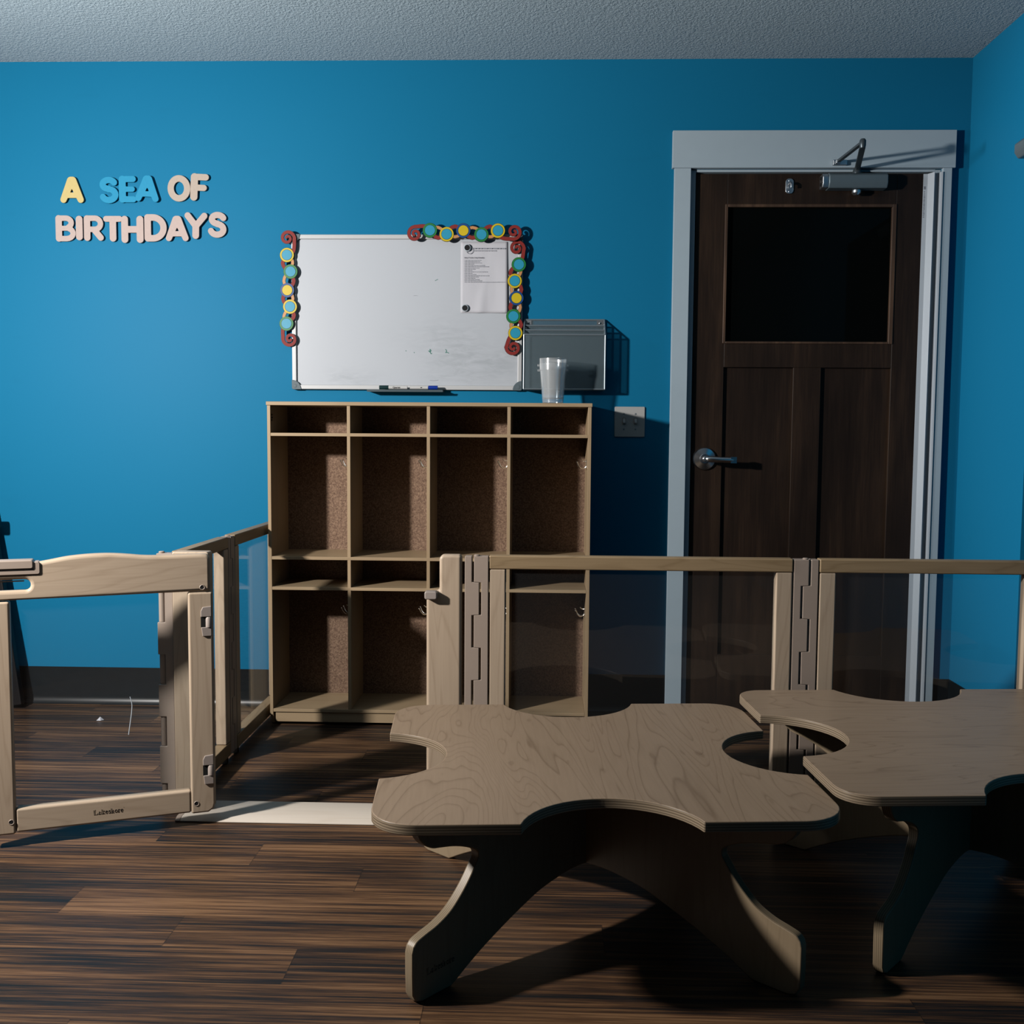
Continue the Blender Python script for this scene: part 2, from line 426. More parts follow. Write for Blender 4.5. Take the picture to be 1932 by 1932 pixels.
# map a flat (u, v, depth) mesh so that it faces the viewer on a wall: u->x, v->z, depth->-y
FACE = Matrix(((1, 0, 0, 0), (0, 0, -1, 0), (0, 1, 0, 0), (0, 0, 0, 1)))
def logo_mesh(size):
    """serif lettering of the maker's name drawn as thick and thin strokes"""
    A, T, M_ = .078, .030, .052
    def ar(cx, cy, rx, ry, a0, a1, n=14): return [(cx+rx*math.cos(math.radians(a0+(a1-a0)*k/n)), cy+ry*math.sin(math.radians(a0+(a1-a0)*k/n))) for k in range(n+1)]
    e = (.56, [(ar(.27, .32, .19, .27, 8, 315), M_), ([(.10, .36), (.44, .36)], T)])
    G_ = {'L': (.84, [([(.20, .08), (.20, .92)], A), ([(.05, .97), (.36, .97)], T), ([(.05, .03), (.74, .03)], T), ([(.74, .05), (.76, .28)], T)]),
     'a': (.60, [(ar(.22, .19, .15, .16, 0, 360), M_), ([(.42, .08), (.42, .46)], A), (ar(.26, .46, .16, .14, 0, 150), T), ([(.42, .05), (.56, .03)], T)]),
     'k': (.66, [([(.15, .08), (.15, .92)], A), ([(.03, .97), (.15, .97)], T), ([(.03, .03), (.28, .03)], T), ([(.17, .24), (.48, .60)], T), ([(.28, .36), (.50, .08)], .062), ([(.38, .03), (.62, .03)], T), ([(.36, .62), (.58, .62)], T)]),
     'e': e, 's': (.46, [(ar(.22, .48, .13, .12, 20, 270)+ar(.22, .19, .15, .15, 90, -155), M_)]),
     'h': (.68, [([(.15, .08), (.15, .92)], A), ([(.03, .97), (.15, .97)], T), ([(.03, .03), (.28, .03)], T), (ar(.32, .42, .16, .18, 160, 10), M_), ([(.48, .08), (.48, .42)], A), ([(.37, .03), (.60, .03)], T)]),
     'o': (.58, [(ar(.28, .32, .20, .27, 0, 360), M_)]),
     'r': (.48, [([(.15, .08), (.15, .56)], A), ([(.03, .62), (.15, .62)], T), ([(.03, .03), (.30, .03)], T), (ar(.30, .44, .14, .17, 160, 60), T), ([(.38, .56), (.385, .56)], .06)])}
    x = 0; st = []
    for ch in 'Lakeshore':
        w, ss = G_[ch]; st += [([((p[0]+x)*size, p[1]*size) for p in pts], r*size) for pts, r in ss]; x += w
    st.append(([((x+.06)*size, .92*size), ((x+.065)*size, .92*size)], .035*size))
    V, xs, ys = field(st, size*.024, size*.06)
    return curve_mesh(contour(V, xs, ys), .0005)
def on_wall(me, x, y, z, ang=0):
    me.transform(Matrix.Translation((x, y, z)) @ Matrix.Rotation(-ang, 4, 'Y') @ FACE); return me

# ------------------------------------------------------------------ room shell
F0 = -5.5
struct('floor', box(BM(), XL-.1, XR+.2, F0, D+.1, -.05, 0), M['floor'])
struct('ceiling', box(BM(), XL-.1, XR+.2, F0, D+.1, CH, CH+.08), M['ceil'])
b = BM()
box(b, XL-.1, .5276, D, D+.12, 0, CH); box(b, 1.444, XR+.1, D, D+.12, 0, CH); box(b, .5276, 1.444, D, D+.12, 2.043, CH)
struct('wall_back', b, M['wall'])
b = BM()
box(b, XR, XR+.12, 3.383, D, 0, CH); box(b, XR, XR+.12, 2.45, 3.383, 2.05, CH); box(b, XR, XR+.12, F0, 2.45, 0, CH)
struct('wall_right', b, M['wall'])
struct('wall_left', box(BM(), XL-.12, XL, F0, D, 0, CH), M['wall'])
b = BM()      # wall behind the viewer with a window opening
box(b, XL, -1.2, F0-.12, F0, 0, CH); box(b, .8, XR, F0-.12, F0, 0, CH); box(b, -1.2, .8, F0-.12, F0, 0, .95); box(b, -1.2, .8, F0-.12, F0, 2.1, CH)
struct('wall_front', b, M['wall'])
b = BM()
for x0, x1, z0, z1 in ((-1.2, -1.14, .95, 2.1), (.74, .8, .95, 2.1), (-1.14, .74, .95, 1.01), (-1.14, .74, 2.04, 2.1), (-.23, -.17, 1.01, 2.04)):
    box(b, x0, x1, F0-.09, F0-.02, z0, z1)
struct('window_1', b, M['white'], .003)
cove = [(0, 0), (0, .144), (-.0035, .144), (-.004, .03), (-.007, .013), (-.017, .003), (-.017, 0)]
struct('baseboard_back', prism(prism(BM(), [(D+u, v) for u, v in cove], YZ, XL, .4655), [(D+u, v) for u, v in cove], YZ, 1.4775, XR), M['base'], smooth=True)
struct('baseboard_right', prism(BM(), [(XR+u, v) for u, v in cove], lambda u, v, d: (u, d, v), 3.383, D-.004), M['base'], smooth=True)
struct('trim_1', box(box(box(box(box(box(BM(), .4665, .5276, 3.902, D-.0005, 0, 2.043), 1.444, 1.4767, 3.902, D-.0005, 0, 2.043), .4583, 1.4878, 3.899, D-.0005, 2.043, 2.1777),
       .5281, .5480, D+.001, D+.10, 0, 2.041), 1.424, 1.4435, D+.001, D+.10, 0, 2.041), .5482, 1.4238, D+.001, D+.10, 2.0335, 2.0425), M['white'], .0015)

# ------------------------------------------------------------------ stained door with closer
YD = 3.935
d1 = struct_empty('door_1', (.985, YD, 0))
b = BM()
X0, X1 = .5505, 1.4225
ZT = 2.030
for a in ((X0, .668, .006, ZT), (1.290, X1, .006, ZT), (.668, 1.290, 1.914, ZT), (.668, 1.290, 1.318, 1.412), (.668, 1.290, .006, .224), (.928, 1.031, .224, 1.318)):
    box(b, a[0], a[1], YD, YD+.042, a[2], a[3])
obj('door_leaf', b, M['door'], d1, .0015)
for x0, x1 in ((.668, .928), (1.031, 1.290)):
    obj('door_panel', box(BM(), x0, x1, YD+.013, YD+.03, .224, 1.318), M['door'], d1)
b = BM()
for x0, x1, z0, z1 in ((.6605, .6715, 1.4065, 1.9195), (1.2755, 1.2915, 1.4065, 1.9195), (.6715, 1.2755, 1.9085, 1.9195), (.6715, 1.2755, 1.4065, 1.4145)):
    box(b, x0, x1, YD-.004, YD+.012, z0, z1)
obj('window_moulding', b, M['mould'], d1, .002)
obj('window_pane', box(BM(), .669, 1.280, YD+.014, YD+.02, 1.411, 1.915), M['dglass'], d1)
h = obj('door_handle', lathe(BM(), [(.0, -.0004), (.042, -.0004), (.0435, -.005), (.040, -.011), (.020, -.016), (.017, -.024), (.0, -.024)][::-1], (.602, YD, .974), 'y', 36), M['chrome'], d1, smooth=True)
b = tube(BM(), smooth_poly([(.602, YD-.012, .974), (.602, YD-.045, .974), (.606, YD-.058, .974), (.625, YD-.062, .9735), (.660, YD-.062, .972), (.700, YD-.060, .971)], 5), .0115, 14)
box(b, .690, .712, YD-.071, YD-.052, .9595, .9825)
obj('lever', b, M['chrome'], h, .002, smooth=True)
# finger guard on the hinge side
prof = [(1.3845, YD-.0005), (1.3845, YD-.003), (1.3990, YD-.005), (1.4045, YD-.016), (1.4095, YD-.030), (1.4130, YD-.034), (1.4160, YD-.031), (1.4250, YD-.012), (1.4345, YD-.016), (1.4360, YD-.036), (1.4425, YD-.0375), (1.4435, YD-.034), (1.4380, YD-.032), (1.4370, YD-.0105), (1.4250, YD-.006), (1.4130, YD-.024), (1.4010, YD-.0005)]
g = obj('finger_guard', prism(BM(), prof, XY, .03, 2.028), M['pvc'], d1, smooth=True, label='white plastic finger guard strip')
b = BM()
for k in range(17):
    w = random.uniform(.0025, .0045); box(b, 1.3855+random.uniform(0, .001), 1.3855+w+.0015, YD-.0046, YD-.0036, 1.870+.0058*k, 1.870+.0058*k+random.uniform(.002, .004))
box(b, 1.3858, 1.3925, YD-.0050, YD-.0036, 1.972, 1.9745); box(b, 1.3858, 1.3878, YD-.0050, YD-.0036, 1.9745, 1.983); box(b, 1.3905, 1.3925, YD-.0050, YD-.0036, 1.9745, 1.983)
obj('printed_mark', b, M['greyink'], g)
# closer
c1 = obj('door_closer', prism(BM(), [(YD-.0005, 1.967), (YD-.0005, 2.022), (YD-.044, 2.022), (YD-.058, 2.012), (YD-.058, 1.985), (YD-.048, 1.967)], YZ, 1.026, 1.240), M['closer'], d1, .004, label='grey painted closer body')
b = prism(BM(), [(YD-.004, 1.969), (YD-.004, 2.019), (YD-.044, 2.019), (YD-.055, 2.009), (YD-.055, 1.985), (YD-.046, 1.969)], YZ, 1.004, 1.026)
obj('end_cap', b, M['metal'], c1, .003)
b = BM()
for zz in (2.005, 1.983):
    lathe(b, [(.0, 1.0035), (.0055, 1.0035), (.0065, 1.0005), (.0, 1.0005)], (0, YD-.03, zz), 'x', 16)
obj('valve_screw', b, M['dark'], c1)
obj('pinion_cap', lathe(BM(), [(0, 1.966), (.013, 1.966), (.0165, 1.962), (.0165, 1.953), (.010, 1.946), (0, 1.945)], (1.133, YD-.03, 0), 'z', 28), M['metal'], c1, smooth=True)
E1 = Vector((1.079, 3.662, 2.062)); A1 = Vector((1.133, YD-.03, 2.037)); B1 = Vector((1.056, 3.890, 2.060))
def bar(bm, a, bb, w, h):
    d = (bb-a); u = Vector((d.y, -d.x, 0)).normalized()*w/2; n = d.cross(u).normalized()*h/2
    v = [bm.verts.new(p+s*u+q*n) for p in (a, bb) for s in (-1, 1) for q in (-1, 1)]
    for f in ((0, 1, 3, 2), (4, 6, 7, 5), (0, 4, 5, 1), (2, 3, 7, 6), (0, 2, 6, 4), (1, 5, 7, 3)): bm.faces.new([v[i] for i in f])
b = lathe(BM(), [(0, 2.0215), (.016, 2.0215), (.016, 2.030), (.011, 2.044), (0, 2.044)], (1.133, YD-.03, 0), 'z', 24)
bar(b, A1, E1+Vector((0, 0, -.008)), .020, .009)
obj('main_arm', b, M['armpaint'], c1, .0015)
b = lathe(BM(), [(0, -.014), (.009, -.014), (.011, -.004), (.011, .012), (.007, .018), (0, .018)], E1, 'z', 20)
bar(b, E1+Vector((0, 0, .006)), B1, .014, .009)
obj('forearm', b, M['armpaint'], c1, .0015)
b = box(BM(), 1.040, 1.092, 3.886, 3.8985, 2.049, 2.069); box(b, 1.048, 1.066, 3.872, 3.888, 2.052, 2.066)
obj('header_bracket', b, M['metal'], c1, .003)
b = prism(BM(), rect(.8805, .9095, 1.957, 2.012, .012), XZ, YD-.005, YD-.0005)
tube(b, [(.895, YD-.004, 1.992), (.895, YD-.022, 1.992), (.897, YD-.026, 1.985), (.897, YD-.026, 1.974)], .005, 8)
lb = obj('latch_bracket', b, M['metal'], d1, .0015)
b = BM()
for zz in (1.965, 2.004): lathe(b, [(0, YD-.0065), (.004, YD-.0065), (.0045, YD-.0048), (0, YD-.0048)], (.895, 0, zz), 'y', 12)
obj('screw_head', b, M['chrome'], lb)

# doorway in the right wall, almost out of sight
d2 = struct_empty('door_2', (XR+.08, 2.92, 0))
obj('door_leaf', box(BM(), XR+.07, XR+.112, 2.455, 3.378, .006, 2.04), M['door'], d2, .002)
b = prism(BM(), [(XR-.004, 1.948), (XR-.004, 2.006), (XR-.040, 2.006), (XR-.058, 1.992), (XR-.058, 1.966), (XR-.046, 1.948)], lambda u, v, d: (u, d, v), 3.12, 3.420)
cl2 = tag(obj('door_closer', b, M['closer'], None, .004), 'dark metal closer bar end high on the blue right wall', 'door closer')
b = prism(BM(), [(XR-.008, 1.952), (XR-.008, 2.002), (XR-.038, 2.002), (XR-.055, 1.990), (XR-.055, 1.966), (XR-.044, 1.952)], lambda u, v, d: (u, d, v), 3.420, 3.4215)
obj('end_rim', b, M['chrome'], cl2)
obj('end_socket', box(BM(), XR-.047, XR-.016, 3.4216, 3.4222, 1.962, 1.992), M['dark'], cl2)

# ------------------------------------------------------------------ light switch
sw = thing('light_switch', 'ivory double light switch plate between locker and dark door', 'light switch', (.317, D, 1.111))
obj('cover_plate', prism(BM(), rect(.260, .374, 1.054, 1.168, .004), XZ, D-.006, D-.0004), M['switch'], sw, .0025)
for x in (.2955, .339):
    tg = obj('toggle', prism(BM(), [(D-.0055, 1.103), (D-.0055, 1.124), (D-.010, 1.122), (D-.019, 1.108), (D-.017, 1.104)], YZ, x-.0045, x+.0045), M['switch'], sw, .001)
    obj('toggle_slot', box(BM(), x-.0065, x+.0065, D-.0068, D-.0061, 1.101, 1.126), M['clip'], tg)
    for zz in (1.1405, 1.083): obj('screw_head', lathe(BM(), [(0, D-.0072), (.0032, D-.0068), (.0035, D-.006), (0, D-.006)], (x, 0, zz), 'y', 12), M['steelrod'], sw)

# ------------------------------------------------------------------ lettering
R_ = .145
def arc(cx, cy, rx, ry, a0, a1, n=16): return [(cx+rx*math.cos(math.radians(a0+(a1-a0)*k/n)), cy+ry*math.sin(math.radians(a0+(a1-a0)*k/n))) for k in range(n+1)]
GL = {
 'A': (.90, [([(.13, .12), (.42, .80)], (.118, .15)), ([(.77, .12), (.48, .80)], (.118, .15)), ([(.28, .28), (.62, .28)], .10)]),
 'S': (.76, [(arc(.38, .71, .235, .168, 22, 270, 14)+arc(.37, .32, .255, .205, 90, -158, 16), .122)]),
 'E': (.70, [([(.15, .13), (.15, .87)], .135), ([(.15, .875), (.56, .875)], .115), ([(.15, .5), (.53, .5)], .10), ([(.15, .125), (.57, .125)], .115)]),
 'O': (.88, [(arc(.44, .5, .315, .37, 0, 360, 28), .122)]),
 'F': (.70, [([(.15, .13), (.15, .87)], .14), ([(.15, .875), (.58, .875)], .12), ([(.15, .48), (.52, .48)], .115)]),
 'B': (.82, [([(.14, .12), (.14, .88)], .128), ([(.14, .89)]+arc(.42, .71, .215, .18, 90, -60, 8), .105), ([(.14, .11)]+arc(.44, .31, .26, .20, -90, 70, 8), .105), ([(.14, .505), (.46, .505)], .095)]),
 'I': (.32, [([(.16, .15), (.16, .85)], .142)]),
 'R': (.82, [([(.14, .13), (.14, .87)], .13), ([(.14, .885)]+arc(.46, .67, .22, .215, 90, -90, 10)+[(.2, .455)], .108), ([(.42, .44), (.68, .13)], .122)]),
 'T': (.76, [([(.38, .13), (.38, .84)], .135), ([(.11, .88), (.65, .88)], .115)]),
 'H': (.86, [([(.14, .13), (.14, .87)], .132), ([(.72, .13), (.72, .87)], .132), ([(.14, .5), (.72, .5)], .125)]),
 'D': (.88, [([(.14, .12), (.14, .88)], .128), ([(.14, .885), (.34, .885)]+arc(.34, .5, .40, .385, 80, -80, 16)+[(.34, .115), (.14, .115)], .122)]),
 'Y': (.88, [([(.12, .87), (.44, .48)], .122), ([(.76, .87), (.44, .48)], .122), ([(.44, .48), (.44, .13)], .132)]),
}
LET = [('A', -1.790, 1.970, .106, 'l_yellow', 0, 'yellow foam letter A standing alone at the start of the top row'),
 ('S', -1.649, 1.967, .101, 'l_blue', .04, 'bright blue foam letter S in the top row of lettering'),
 ('E', -1.578, 1.970, .103, 'l_blue', 0, 'bright blue foam letter E in the top row of lettering'),
 ('A', -1.502, 1.974, .106, 'l_blue', -.05, 'bright blue foam letter A ending the middle word of the top row'),
 ('O', -1.383, 1.973, .103, 'l_cream', 0, 'cream foam letter O in the top row of lettering'),
 ('F', -1.305, 1.977, .103, 'l_cream', -.05, 'cream foam letter F ending the top row of lettering'),
 ('B', -1.818, 1.825, .101, 'l_pink', 0, 'pale pink foam letter B starting the bottom row of lettering'),
 ('I', -1.765, 1.826, .096, 'l_pink', 0, 'pale pink foam letter I in the bottom row after B'),
 ('R', -1.710, 1.826, .099, 'l_pink', 0, 'pale pink foam letter R in the bottom row of lettering'),
 ('T', -1.637, 1.824, .099, 'l_pink', 0, 'pale pink foam letter T in the bottom row of lettering'),
 ('H', -1.562, 1.821, .104, 'l_pink', 0, 'pale pink foam letter H in the bottom row of lettering'),
 ('D', -1.474, 1.827, .104, 'l_pink', 0, 'pale pink foam letter D in the bottom row of lettering'),
 ('A', -1.392, 1.827, .103, 'l_pink', 0, 'pale pink foam letter A in the bottom row before Y'),
 ('Y', -1.320, 1.835, .102, 'l_pink', -.03, 'pale pink foam letter Y in the bottom row of lettering'),
 ('S', -1.239, 1.839, .099, 'l_pink', -.06, 'pale pink foam letter S ending the bottom row of lettering')]
for ch, x, z, hgt, mt, ang, lab in LET:
    w, st = GL[ch]; hgt *= .965
    st = [([((p[0]-w/2)*hgt, (p[1]-.5)*hgt) for p in pts], tuple(q*hgt for q in r) if isinstance(r, tuple) else r*hgt) for pts, r in st]
    V, xs, ys = field(st, hgt/46, .004)
    me = curve_mesh(contour(V, xs, ys), .006, .0008)
    off = random.uniform(.007, .012)
    o = obj('wall_letter', me, M[mt], None)
    o.matrix_basis = Matrix.Translation((x, D-off, z)) @ Matrix.Rotation(-ang, 4, 'Y') @ FACE
    tag(o, lab, 'letter', 'foam letters spelling a title on the blue wall')

# ------------------------------------------------------------------ whiteboard
wb = thing('whiteboard', 'white dry erase board hanging above the cubby locker', 'whiteboard', (-.5245, D, 1.226))
bx0, bx1, bz0, bz1 = -.959, -.090, 1.226, 1.802
obj('writing_surface', box(BM(), bx0+.012, bx1-.012, D-.012, D-.004, bz0+.012, bz1-.012), M['board'], wb)
b = BM()
for a in ((bx0, bx0+.017, bz0+.02, bz1-.02), (bx1-.017, bx1, bz0+.02, bz1-.02), (bx0+.02, bx1-.02, bz0, bz0+.017), (bx0+.02, bx1-.02, bz1-.017, bz1)):
    box(b, a[0], a[1], D-.020, D-.001, a[2], a[3])
obj('frame', b, M['alum'], wb, .003)
for cx, cz, sx_, sz_ in ((bx0, bz0, 1, 1), (bx1, bz0, -1, 1), (bx0, bz1, 1, -1), (bx1, bz1, -1, -1)):
    pts = [(0, .006), (.002, .002), (.006, 0), (.036, 0)]+[(.036*math.cos(a)+.0, .036*math.sin(a)) for a in [k*PI/16 for k in range(1, 8)]]+[(0, .036)]
    pts = [(cx+sx_*(u-.001), cz+sz_*(v-.001)) for u, v in pts]
    cp = obj('corner_cap', prism(BM(), pts, XZ, D-.0225, D-.0008), M['cap'], wb, .0015)
    obj('screw_cover', lathe(BM(), [(0, D-.0238), (.006, D-.0236), (.007, D-.0224), (0, D-.0224)], (cx+sx_*.012, 0, cz+sz_*.012), 'y', 14), M['cap'], cp)
tray = prism(BM(), [(D-.002, 1.2245), (D-.020, 1.2245), (D-.056, 1.2205), (D-.060, 1.2245), (D-.0625, 1.2240), (D-.059, 1.2165), (D-.002, 1.2185)], YZ, -.668, -.384)
obj('pen_tray', tray, M['cap'], wb, label='dark grey pen tray')
# leftover marker strokes
def scrib(name, pts, r, mt):
    V, xs, ys = field([(pts, r)], .0006, .001)
    obj(name, on_wall(curve_mesh(contour(V, xs, ys), .0004), 0, D-.0123, 0), M[mt], wb)
scrib('marker_stroke', [(-.443, 1.372), (-.436, 1.367), (-.433, 1.374), (-.437, 1.378), (-.438, 1.370), (-.433, 1.361), (-.430, 1.363)], .0011, 'green_ink')
scrib('marker_stroke', [(-.378, 1.378), (-.374, 1.372), (-.378, 1.366), (-.371, 1.367), (-.366, 1.364)], .0011, 'green_ink')
scrib('marker_stroke', [(-.418, 1.633), (-.408, 1.638)], .0008, 'green_ink')
scrib('marker_stroke', [(-.528, 1.372), (-.5275, 1.3715)], .0014, 'green_ink')
scrib('marker_stroke', [(-.497, 1.366), (-.4965, 1.3655)], .0014, 'green_ink')
scrib('marker_stroke', [(-.499, 1.577), (-.492, 1.578), (-.484, 1.577)], .0006, 'greyink')
scrib('marker_stroke', [(-.437, 1.262), (-.422, 1.261), (-.405, 1.263)], .0007, 'greyink')
# markers lying in the tray
def marker(x0, x1, capmat, capleft, label, text):
    z = 1.2330; y = D-.048
    m = thing('whiteboard_marker', label, 'marker', ((x0+x1)/2, y, 1.2245), 0, 'markers in the whiteboard tray')
    xc = x0+.036 if capleft else x1-.036
    a, c_ = (xc, x1) if capleft else (x0, xc)
    obj('barrel', lathe(BM(), [(0, a), (.0068, a), (.0068, c_), (0, c_)], (0, y, z), 'x', 20), M['marker_w'], m, smooth=True)
    a, c_ = (x0, xc-.0005) if capleft else (xc+.0005, x1)
    obj('marker_cap', lathe(BM(), [(0, a), (.0074, a+.001), (.0076, c_-.001), (.0074, c_), (0, c_)], (0, y, z), 'x', 20), M[capmat], m, smooth=True)
    if text:
        obj('printed_word', on_wall(text_mesh(text, .0085, .0002, .0002), x0+.052, y-.0071, z-.003), M['logo'], m)
    else:
        obj('printed_band', box(BM(), x0+.040, x0+.046, y-.0073, y-.0060, z-.002, z+.001), M['logo'], m)
marker(-.624, -.518, 'marker_k', True, 'white marker with dark green cap at the left of the tray', 'Quartet')
marker(-.508, -.404, 'marker_b', False, 'white marker with blue cap at the right of the tray', '')
# notice and magnets
yp = D-.0135
nt = thing('notice_sheet', 'white printed schedule sheet pinned to the whiteboard by two magnets', 'paper', (-.2335, yp, 1.514))
b = BM(); NX, NZ = 18, 26; vs = []
for i in range(NX+1):
    for j in range(NZ+1):
        u, v = i/NX, j/NZ
        bulge = .0018*math.sin(u*7+v*2)*v*(1-v)*3 + .006*max(0, u-.55)**2*max(0, 1-v)**2*6 + .004*math.exp(-((u-.42-.25*v)/.10)**2)*(1-v)
        vs.append(b.verts.new((-.322+.175*u, yp-.0006-abs(bulge), 1.514+.262*v)))
for i in range(NX):
    for j in range(NZ):
        k = i*(NZ+1)+j; b.faces.new((vs[k], vs[k+NZ+1], vs[k+NZ+2], vs[k+1]))
sheet = obj('sheet', b, M['paper'], nt, smooth=True)
mo = sheet.modifiers.new('thick', 'SOLIDIFY'); mo.thickness = .0003; mo.offset = 1
yt = yp-.0042
obj('printed_heading', on_wall(text_mesh('Infant Toddler Daily Schedule', .0062, .0001, .0001), -.309, yt, 1.7150), M['ink'], nt)
b = BM(); random.seed(11)
for k, L in enumerate([.062, .052, .064, .030, .066, .084, .054, .038, .026, .082, .028, .038, .090, .040, .036, .050, .060, .148]):
    z = 1.7065-.0047*k; x = -.308
    for w in (.007, .009): box(b, x, x+w, yt-.0002, yt, z, z+.0017); x += w+.003
    while x < -.308+L:
        w = random.uniform(.004, .013); box(b, x, x+w, yt-.0002, yt, z, z+random.uniform(.0014, .002)); x += w+.0016
obj('printed_lines', b, M['greyink'], nt)
b = BM(); x = -.274
while x < -.155: w = random.uniform(.008, .018); box(b, x, x+w, yt-.0002, yt, 1.7490, 1.7530); x += w+.003
x = -.274
while x < -.190: w = random.uniform(.006, .014); box(b, x, x+w, yt-.0002, yt, 1.7415, 1.7440); x += w+.002
for r in (.0135,):
    ring = [(-.288+r*math.cos(a), 1.744+r*math.sin(a)) for a in [k*PI/20 for k in range(40)]]; ri = [(-.288+(r-.002)*math.cos(a), 1.744+(r-.002)*math.sin(a)) for a in [k*PI/20 for k in range(40)]]
    A = [b.verts.new((u, yt, v)) for u, v in ring]; Bv = [b.verts.new((u, yt, v)) for u, v in ri]
    for k in range(40): b.faces.new((A[k], A[(k+1) % 40], Bv[(k+1) % 40], Bv[k]))
obj('letterhead', b, M['greyink'], nt)
for (x, z, w) in ((-.297, 1.753, 'upper'), (-.305, 1.531, 'lower')):
    mg = thing('round_magnet', 'round dark magnet holding the %s corner of the schedule sheet' % w, 'magnet', (x, yp-.003, z), 0, 'magnets on the notice')
    obj('magnet_body', lathe(BM(), [(0, yp-.010), (.0115, yp-.010), (.0135, yp-.008), (.0140, yp-.0035), (0, yp-.0035)], (x, 0, z), 'y', 28), M['pvc'], mg, smooth=True)
    obj('magnet_face', lathe(BM(), [(0, yp-.0112), (.0095, yp-.0112), (.0105, yp-.0099), (0, yp-.0099)], (x, 0, z), 'y', 28), M['black'], mg, smooth=True)

# ------------------------------------------------------------------ decorated border strips
def strip(label, meds, sp0, sp1, rings, vert, bul, y):
    """meds: medallion centres (x, z); sp0/sp1: spiral centres at both ends"""
    mid = ((sp0[0]+sp1[0])/2, (sp0[1]+sp1[1])/2)
    st = thing('border_strip', label, 'border trim', (mid[0], y, mid[1]), 0, 'curly card border strips round the whiteboard')
    uv = (lambda p: (-p[1], p[0])) if vert else (lambda p: p)       # strip frame: u along, v across
    xz = (lambda u, v: (v, -u)) if vert else (lambda u, v: (u, v))
    C = [uv(p) for p in meds]; s0, s1 = uv(sp0), uv(sp1); vm = sum(c[1] for c in C)/5
    def spiral(c, a0, sgn, turns, r0, r1, n=34):
        return [(c[0]+(r0+(r1-r0)*k/n)*math.cos(a0+sgn*turns*2*PI*k/n), c[1]+(r0+(r1-r0)*k/n)*math.sin(a0+sgn*turns*2*PI*k/n)) for k in range(n+1)]
    nodes_r, nodes_t = [], []
    for i in range(4):
        mu = (C[i][0]+C[i+1][0])/2; sgn = -1 if i % 2 == 0 else 1
        nodes_r.append((mu, vm+sgn*.021)); nodes_t.append((mu, vm-sgn*.017))
    a = spiral(s0, PI/2, 1, 1.4, .0265, .0048)[::-1]
    z_ = spiral(s1, -PI/2, 1, 1.4, .0265, .0048)
    red = a+smooth_poly([a[-1], (C[0][0]-.012, vm+.019)]+nodes_r+[(C[4][0]+.012, vm-.019), z_[0]], 6)[1:-1]+z_
    tan = smooth_poly([C[0]]+nodes_t+[C[4]], 6)
    rs = [(a, (.0044, .0058)), (red[len(a)-1:len(red)-len(z_)+1], .0064), (z_, (.0058, .0044))]; ts = [(tan, .0052)]
    def make(strokes, grow, depth, yy, name, mt, par):
        s2 = [(p, tuple(q+grow for q in r) if isinstance(r, tuple) else r+grow) for p, r in strokes]
        V, xs, ys = field(s2, .0011, .003)
        lp = [[xz(*q) for q in l] for l in contour(V, xs, ys)]
        return obj(name, on_wall(curve_mesh(lp, depth), 0, yy, 0), M[mt], par)
    disc = [([c], .0275) for c in C]
    make(rs+ts+[([c, c], .0265) for c in C], .0010, .0012, y, 'backing', 'edge', st)
    make(ts, 0, .0008, y-.0012, 'tan_vine', 'tan', st)
    make(rs, 0, .0008, y-.0018, 'red_vine', 'red', st)
    for c, rg in zip(meds, rings):
        yy = y-.0024
        lathe_o = obj('medallion', lathe(BM(), [(0, yy-.0012), (.0258, yy-.0012), (.0264, yy), (0, yy)], (c[0], 0, c[1]), 'y', 32), M[rg], st)
        obj('medallion_line', lathe(BM(), [(0, yy-.0016), (.0200, yy-.0016), (.0200, yy-.0011), (0, yy-.0011)], (c[0], 0, c[1]), 'y', 32), M['edge'], lathe_o)
        obj('medallion_centre', lathe(BM(), [(0, yy-.0021), (.0188, yy-.0021), (.0188, yy-.0015), (0, yy-.0015)], (c[0], 0, c[1]), 'y', 32), M['yellow' if rg == 'blue' else 'sky'], lathe_o)
strip('horizontal red curly card border across the board top right corner', [(-.434, 1.812), (-.372, 1.798), (-.310, 1.811), (-.243, 1.797), (-.182, 1.811)], (-.490, 1.799), (-.123, 1.807), ['green', 'yellow', 'blue', 'green', 'yellow'], False, 0, D-.042)
strip('vertical red curly card border along the board left edge', [(-.972, 1.724), (-.959, 1.663), (-.972, 1.594), (-.962, 1.533), (-.976, 1.470)], (-.970, 1.786), (-.964, 1.413), ['yellow', 'green', 'blue', 'yellow', 'green'], True, 0, D-.027)
strip('vertical red curly card border along the board right edge', [(-.104, 1.690), (-.119, 1.630), (-.112, 1.567), (-.123, 1.500), (-.115, 1.438)], (-.112, 1.750), (-.123, 1.385), ['green', 'yellow', 'blue', 'green', 'yellow'], True, 0, D-.028)

